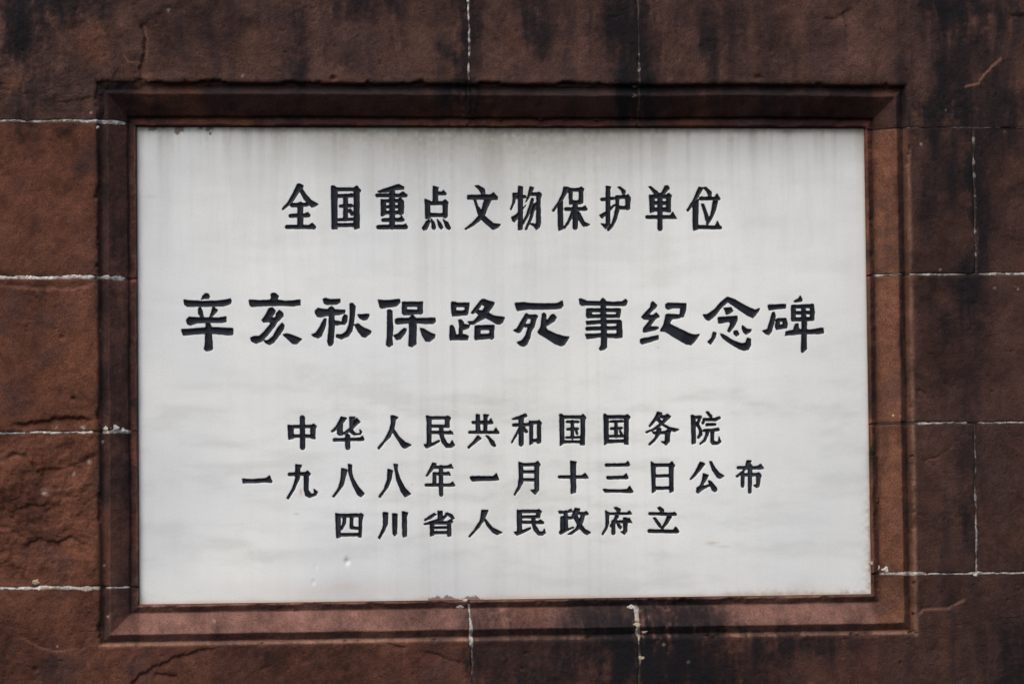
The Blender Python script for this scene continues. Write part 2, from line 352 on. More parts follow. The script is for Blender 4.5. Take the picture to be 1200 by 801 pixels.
wall = thing("stone_wall", "weathered red-brown sandstone block wall with a carved moulding framing the white inscribed plaque", "wall", (0, 0, -0.61))
WORG = np.array([0, 0, -0.61])
nblock = 0
def block(x0, x1, z0, z1, rect2=None, fine=True, lift=0.0, seed=0, label=None):
    """one ashlar; rect2 = a second rectangle that makes it L-shaped"""
    global nblock
    g = 0.9
    bx0, bx1, bz0, bz1 = x0, x1, z0, z1
    if rect2: bx0, bx1, bz0, bz1 = min(x0, rect2[0]), max(x1, rect2[1]), min(z0, rect2[2]), max(z1, rect2[3])
    gx0, gx1 = (0 if abs(bx0 - HX) < 2 else g), (0 if abs(bx1 + HX) < 2 else g)
    gz0, gz1 = (0 if abs(bz0 - HZ) < 2 else g), (0 if abs(bz1 + HZ) < 2 else g)
    xs = lines(bx0 + gx0, bx1 - gx1, XB if fine else [], 7.0 if fine else 14.0)
    zs = lines(bz0 + gz0, bz1 - gz1, ZB if fine else [], 7.0 if fine else 14.0)
    def add(v, arr, lo, hi):
        for q in v:
            if lo < q < hi:
                arr[np.argmin(np.abs(arr - q))] = q
        return arr
    ex = [-HX, HX]; ez = [-HZ, HZ]
    if rect2: ex += [x0 + g, x1 - g, rect2[0] + g, rect2[1] - g]; ez += [z0 + g, z1 - g, rect2[2] + g, rect2[3] - g]
    xs = add(ex, xs, bx0 + g + 1, bx1 - g - 1); zs = add(ez, zs, bz0 + g + 1, bz1 - g - 1)
    X, Z = np.meshgrid(xs, zs)
    cx = (xs[:-1] + xs[1:]) / 2; cz = (zs[:-1] + zs[1:]) / 2
    CX, CZ = np.meshgrid(cx, cz)
    inside = (CX > x0) & (CX < x1) & (CZ > z0) & (CZ < z1)
    if rect2: inside |= (CX > rect2[0]) & (CX < rect2[1]) & (CZ > rect2[2]) & (CZ < rect2[3])
    inside &= ~((np.abs(CX) < HX) & (np.abs(CZ) < HZ))
    # distance to the block's own joints, for the worn arrises
    def joint_dist(a0, a1, c0, c1):
        a0 = a0 - (60 if abs(a0 - HX) < 2 else 0); a1 = a1 + (60 if abs(a1 + HX) < 2 else 0)
        c0 = c0 - (60 if abs(c0 - HZ) < 2 else 0); c1 = c1 + (60 if abs(c1 + HZ) < 2 else 0)
        return np.minimum(np.minimum(X - a0, a1 - X), np.minimum(Z - c0, c1 - Z))
    e = joint_dist(x0, x1, z0, z1)
    if rect2: e = np.maximum(e, joint_dist(*rect2))
    u = ucheb(X, Z)
    h = relief(X, Z) + lift * sstep(u, 46, 60)
    r = np.clip(2.6 + 2.6 * fbm(X, Z, 34, 90 + seed, 4) + 1.4 * fbm(X, Z, 8, 95, 3), 1.0, 6)
    k = np.clip(1 - e / r, 0, 1)
    edge_ok = sstep(u, 1.5, 4)
    h = h - (r * 0.95) * k ** 2 * edge_ok
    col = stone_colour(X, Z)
    tone = 1 + 0.10 * (np.random.RandomState(seed + 400).rand() - 0.5)
    col = col * tone
    WX, WZ = warp(X, Z)
    n = X.size
    idx = np.arange(n).reshape(X.shape)
    q = np.stack([idx[:-1, :-1], idx[:-1, 1:], idx[1:, 1:], idx[1:, :-1]], -1)[inside]
    # sides of the block going back into the wall
    back = 110.0
    P = np.stack([WX, -h, WZ], -1).reshape(-1, 3)
    Pb = P.copy(); Pb[:, 1] = back
    pad = np.pad(inside, 1)
    sides = []
    ins = np.argwhere(inside)
    a = idx[:-1, :-1]; b_ = idx[:-1, 1:]; c_ = idx[1:, 1:]; d_ = idx[1:, :-1]
    for nb, e0, e1 in ((pad[:-2, 1:-1], a, b_), (pad[2:, 1:-1], c_, d_), (pad[1:-1, :-2], d_, a), (pad[1:-1, 2:], b_, c_)):
        m = inside & ~nb
        sides.append(np.stack([e0[m], e0[m] + n, e1[m] + n, e1[m]], -1))
    F = np.concatenate([q] + sides)
    co = np.concatenate([P, Pb]); cc = np.concatenate([col.reshape(-1, 3)] * 2)
    co, cc, F = compact(co, cc, F)
    cen = np.array([(bx0 + bx1) / 2, 0, (bz0 + bz1) / 2])
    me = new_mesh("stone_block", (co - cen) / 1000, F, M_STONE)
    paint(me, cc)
    o = link("stone_block", me, wall, tuple(cen / 1000 - WORG))
    if label: o["label"] = label
    nblock += 1
    return o

JT, JB = 457.0, -432.0
JL = [278.8, 99.4, -77.8, -256.0]; JR = [274.6, 100.3, -75.7, -252.4]
VT = [-45.0, 156.0]; VB = [-48.5, 147.5]; VR1, VR3 = 556.0, 550.5
XL, XR = -800.0, 850.0
block(XL, VT[0], JL[0], JT, rect2=(-HX - 0.0, VT[0], HZ, 300), seed=1)
block(VT[0], VT[1], HZ, JT, lift=-0.6, seed=2)
block(VT[1], XR, JR[0], JT, rect2=(VT[1], HX, HZ, 300), seed=3, lift=0.3)
block(XL, -HX, JL[1], JL[0], seed=4)
block(XL, -HX, JL[2], JL[1], seed=5, lift=0.8)
block(XL, -HX, JL[3], JL[2], seed=6, lift=-0.8, label="badly spalled block with a flaking face")
block(XL, -HX, JB, JL[3], rect2=(XL, VB[0], JB, -HZ), seed=7)
block(VB[0], VB[1], JB, -HZ, seed=8, lift=-0.5)
block(VB[1], XR, JB, -HZ, rect2=(HX, XR, JB, JR[3]), seed=9)
block(HX, VR1, JR[1], JR[0], seed=10)
block(VR1, XR, JR[1], JR[0], seed=11, lift=-1.0)
block(HX, XR, JR[2], JR[1], seed=12)
block(HX, VR3, JR[3], JR[2], seed=13)
block(VR3, XR, JR[3], JR[2], seed=14, lift=-0.6)
for k, (a, b2) in enumerate([(-1200, -620), (-620, -180), (-180, 240), (240, 700), (700, 1200)]):
    block(a, b2, JT, JT + 177, fine=False, seed=20 + k)
    block(a + 60 if a > -1200 else a, b2 + 60 if b2 < 1200 else b2, JB - 178, JB, fine=False, seed=30 + k)
for k, (a, b2) in enumerate([(JB, JL[3]), (JL[3], JL[2]), (JL[2], JL[1]), (JL[1], JL[0]), (JL[0], JT)]):
    block(-1200, XL, a, b2, fine=False, seed=40 + k)
    block(XR, 1200, a, b2, fine=False, seed=50 + k)

# ------------------------------------------------------------------ lime mortar in the joints
def mortar(p0, p1, segs, wid=4.1, seed=0, fine=True, base=2.8, tone=1.0, dots=0.0):
    """ribbon along a joint; segs = (t0, t1, brightness, proud mm, width factor)"""
    L = math.dist(p0, p1)
    n = int(L / (0.9 if fine else 8)) + 2; w = np.linspace(-6, 6, 15)
    t = np.linspace(0, 1, n)
    dx, dz = (p1[0] - p0[0]) / L, (p1[1] - p0[1]) / L
    T, W = np.meshgrid(t, w, indexing='ij')
    X = p0[0] + dx * L * T - dz * W; Z = p0[1] + dz * L * T + dx * W
    h = relief(X, Z)
    br = np.zeros_like(T); pr = np.zeros_like(T); wf = np.ones_like(T)
    for a, b2, bb, pp, ww in segs:
        m = sstep(T, a - 4 / L, a + 4 / L) * (1 - sstep(T, b2 - 4 / L, b2 + 4 / L))
        br = np.maximum(br, m * bb); pr = pr + m * pp; wf = wf + m * (ww - 1)
    s = T * L
    cen = 1.4 * fbm(s, 0 * s + seed * 9, 26, seed + 100, 4) + 0.6 * fbm(s, 0 * s + seed * 9, 5, seed + 101, 2)
    hw = np.clip(wid * wf * (0.62 + 1.0 * fbm(s, 0 * s + 50, 12, seed + 102, 4) + 0.15), 0.6, 9) / 2 + 0.25
    prof = 1 - np.clip(np.abs(W - cen) / (hw + 0.7), 0, 3) ** 2
    gap = fbm(s, W * 2, 9, seed + 103, 4)
    hh = h - base + (pr + 1.9 + 0.9 * gap) * np.clip(prof, -2.2, 1) + 0.35 * fbm(s, W, 2.4, seed + 104, 2)
    hh = np.where(np.abs(W) > 5.0, hh - 3, hh)
    clean = sstep(br + 0.75 * gap, 0.30, 0.62) * np.clip(br * 1.25, 0, 1)
    clean = clean * (1 - dots + dots * sstep(fbm(s, W * 1.4, 4.5, seed + 107, 2), -0.22, 0.12))
    clean = clean * (1 - 0.75 * sstep(np.abs(W - cen) / hw + 0.8 * fbm(s, W, 5, seed + 108, 3), 0.7, 1.25))
    dirt = np.array([0.045, 0.032, 0.027]); white = np.array([0.62, 0.57, 0.53]) * tone; cream = np.array([0.52, 0.42, 0.29]) * tone
    lim = white + (cream - white) * sstep(fbm(s, W, 20, seed + 105, 3), -0.05, 0.4)[..., None] * 0.7
    col = dirt + (lim * (0.9 + 0.5 * fbm(s, W, 3, seed + 106, 3))[..., None] - dirt) * clean[..., None]
    WX, WZ = warp(X, Z)
    idx = np.arange(T.size).reshape(T.shape)
    F = np.stack([idx[:-1, :-1], idx[1:, :-1], idx[1:, 1:], idx[:-1, 1:]], -1).reshape(-1, 4)
    P = np.stack([WX, -hh, WZ], -1).reshape(-1, 3)
    # a back so that the strip is a solid fillet of mortar
    border = np.concatenate([idx[:, 0], idx[-1, 1:], idx[::-1, -1][1:], idx[0, ::-1][1:-1]])
    nb = len(border); base_i = len(P)
    Pb = P[border].copy(); Pb[:, 1] = 60
    k = np.arange(nb); k2 = (k + 1) % nb
    Fs = np.stack([border[k], border[k2], base_i + k2, base_i + k], -1)
    P = np.concatenate([P, Pb]); C = np.concatenate([np.clip(col, 0.01, 0.75).reshape(-1, 3), np.clip(col.reshape(-1, 3)[border], 0.01, 0.7)])
    F = np.concatenate([F, Fs])
    c = P.mean(0)
    me = new_mesh("mortar_joint", (P - c) / 1000, F, M_MORTAR); paint(me, C)
    link("mortar_joint", me, wall, tuple(c / 1000 - WORG))
def hj(x0, x1, z, segs, **k): mortar((x0, z), (x1, z), segs, **k)
def vj(z0, z1, x, segs, **k): mortar((x, z0), (x, z1), segs, **k)
def fx(x0, x1, *s): return [((a - x0) / (x1 - x0), (b2 - x0) / (x1 - x0), c, d, e) for a, b2, c, d, e in s]
hj(XL, -434, JL[0], fx(XL, -434, (-600, -515, .72, .5, 1.2), (-515, -443, .98, 1.1, 1.6)), wid=5.4, seed=1, dots=.6)
hj(XL, -431, JL[1], fx(XL, -431, (XL, -480, 1.0, 1.2, 2.3), (-476, -443, .9, 1.1, 1.7)), wid=5.4, seed=2, dots=.1)
hj(XL, -431, JL[2], fx(XL, -431, (XL, -482, .85, .6, 1.0), (-472, -440, .95, 1.3, 2.6)), wid=4.8, seed=3, tone=1.0, dots=.35)
hj(XL, -434, JL[3], fx(XL, -434, (XL, -474, .95, 1.1, 1.5), (-470, -440, .85, .9, 1.4)), wid=5.4, seed=4, tone=.9, dots=.2)
hj(436, XR, JR[0], fx(436, XR, (470, 540, .52, .3, .9), (530, 590, .85, .5, 1.0), (590, 700, .55, .3, .9)), seed=5, tone=.8, dots=.5)
hj(434, XR, JR[1], fx(434, XR, (438, 470, .8, .6, 1), (476, 545, .72, .4, .85), (560, XR, .78, .5, 1.0)), seed=6, tone=.75, dots=.5)
hj(432, XR, JR[2], fx(432, XR, (445, 482, .42, .4, 1.2), (482, 542, .92, .8, 1.2), (556, XR, .92, .7, 1.2)), seed=7, tone=.85, dots=.3)
hj(434, XR, JR[3], fx(434, XR, (440, 490, 1.0, 1.2, 1.9), (490, XR, .74, .5, 1.0)), seed=8, tone=.8, dots=.25)
vj(280, JT, VT[0], fx(280, JT, (330, 460, .80, .5, 1.1), (282, 322, .1, .1, .8)), wid=5.0, seed=9, dots=.9)
vj(280, JT, VT[1], fx(280, JT, (328, 362, .62, .5, 1.1), (408, 460, .5, .2, .8), (282, 326, .12, .6, 2.0)), seed=10, tone=.6, dots=.9)
vj(JB, -280, VB[0], fx(JB, -280, (-330, -280, .98, 1.3, 1.6), (-366, -330, .5, .2, .8)), seed=11, tone=.72, dots=.3)
vj(JB, -280, VB[1], fx(JB, -280, (-320, -284, 1.0, 1.8, 2.6), (-352, -336, .62, .5, 1.2), (-330, -318, .75, 1., 1.6)), seed=12, tone=.7, dots=.6)
vj(JR[1], JR[0], VR1, fx(JR[1], JR[0], (120, 272, .50, .3, 1.0)), seed=13, tone=.7, dots=1.0)
vj(JR[3], JR[2], VR3, fx(JR[3], JR[2], (-250, -180, .78, .5, .9), (-180, -80, .46, .2, .7)), seed=14, tone=.62, dots=.5)
for z in (JT, JB): hj(-1200, 1200, z, [(0, 1, .6, .4, 1)], seed=17, fine=False)
for k, z in enumerate(JL): hj(-1200, XL, z, [(0, 1, .7, .4, 1)], seed=60 + k, fine=False)
for k, z in enumerate(JR): hj(XR, 1200, z, [(0, 1, .7, .4, 1)], seed=64 + k, fine=False)
for x in (XL, XR): vj(JB, JT, x, [(0, 1, .6, .4, 1)], seed=18, fine=False)
for k, x in enumerate((-620, -180, 240, 700)):
    vj(JT, JT + 177, x, [(0, 1, .6, .4, 1)], seed=70 + k, fine=False)
    vj(JB - 178, JB, x + 60, [(0, 1, .6, .4, 1)], seed=75 + k, fine=False)

# lumps of lime squeezed out of the joints
def lump(x, z, r, colour, seed, flat=0.5):
    import bmesh
    bm = bmesh.new(); bmesh.ops.create_icosphere(bm, subdivisions=3, radius=1)
    rs = np.random.RandomState(seed); ph = rs.rand(6) * 6
    hgt = float(relief(np.array([[x]]), np.array([[z]]))[0, 0])
    for v in bm.verts:
        d = 1 + 0.22 * math.sin(3 * v.co.x + ph[0]) * math.cos(4 * v.co.z + ph[1]) + 0.20 * math.sin(8 * v.co.x + ph[2]) * math.sin(7 * v.co.z + 5 * v.co.y + ph[3]) + 0.10 * rs.randn() * 0.6
        v.co *= d
        v.co = (v.co.x * r / 1000, v.co.y * r * flat / 1000, v.co.z * r * 0.7 / 1000)
    me = bpy.data.meshes.new("mortar_lump"); bm.to_mesh(me); bm.free()
    me.polygons.foreach_set("use_smooth", np.ones(len(me.polygons), dtype=bool))
    me.materials.append(M_MORTAR); paint(me, np.tile(colour, (len(me.vertices), 1)))
    wx, wz = warp(np.array([[float(x)]]), np.array([[float(z)]]))
    link("mortar_lump", me, wall, (wx[0, 0] / 1000, -(hgt - 0.2 * r) / 1000, wz[0, 0] / 1000 - WORG[2]))
WH = (0.6, 0.56, 0.5); CR = (0.5, 0.42, 0.26)
for k, ((x, z), r, c) in enumerate([((-466, -74), 4.5, WH), ((-458, -73), 5.5, WH), ((-449, -76), 4, WH), ((-470, -89), 3.5, (0.3, 0.22, 0.19)), ((-547, -249), 4.2, CR), ((-59, -283), 4.5, WH), ((-53, -277), 3.5, WH),
        ((155, -315), 3.6, CR), ((150, -345), 3.6, CR), ((142, -288), 4.5, WH), ((146, -308), 4.5, CR), ((439, -245), 4.5, WH), ((447, -248), 5.5, WH), ((431, -240), 3.5, (0.5, 0.4, 0.33)), ((549, -254), 3, WH), ((456, -66), 2.2, CR),
        ((-476, 272), 3, (0.4, 0.36, 0.36)), ((151, 323), 3, (0.09, 0.075, 0.04)), ((151, 311), 3.5, (0.07, 0.06, 0.035)), ((150, 286), 3.5, (0.12, 0.05, 0.04))]):
    lump(x, z, r, tuple(q * 0.82 for q in c), 300 + k, flat=0.34)

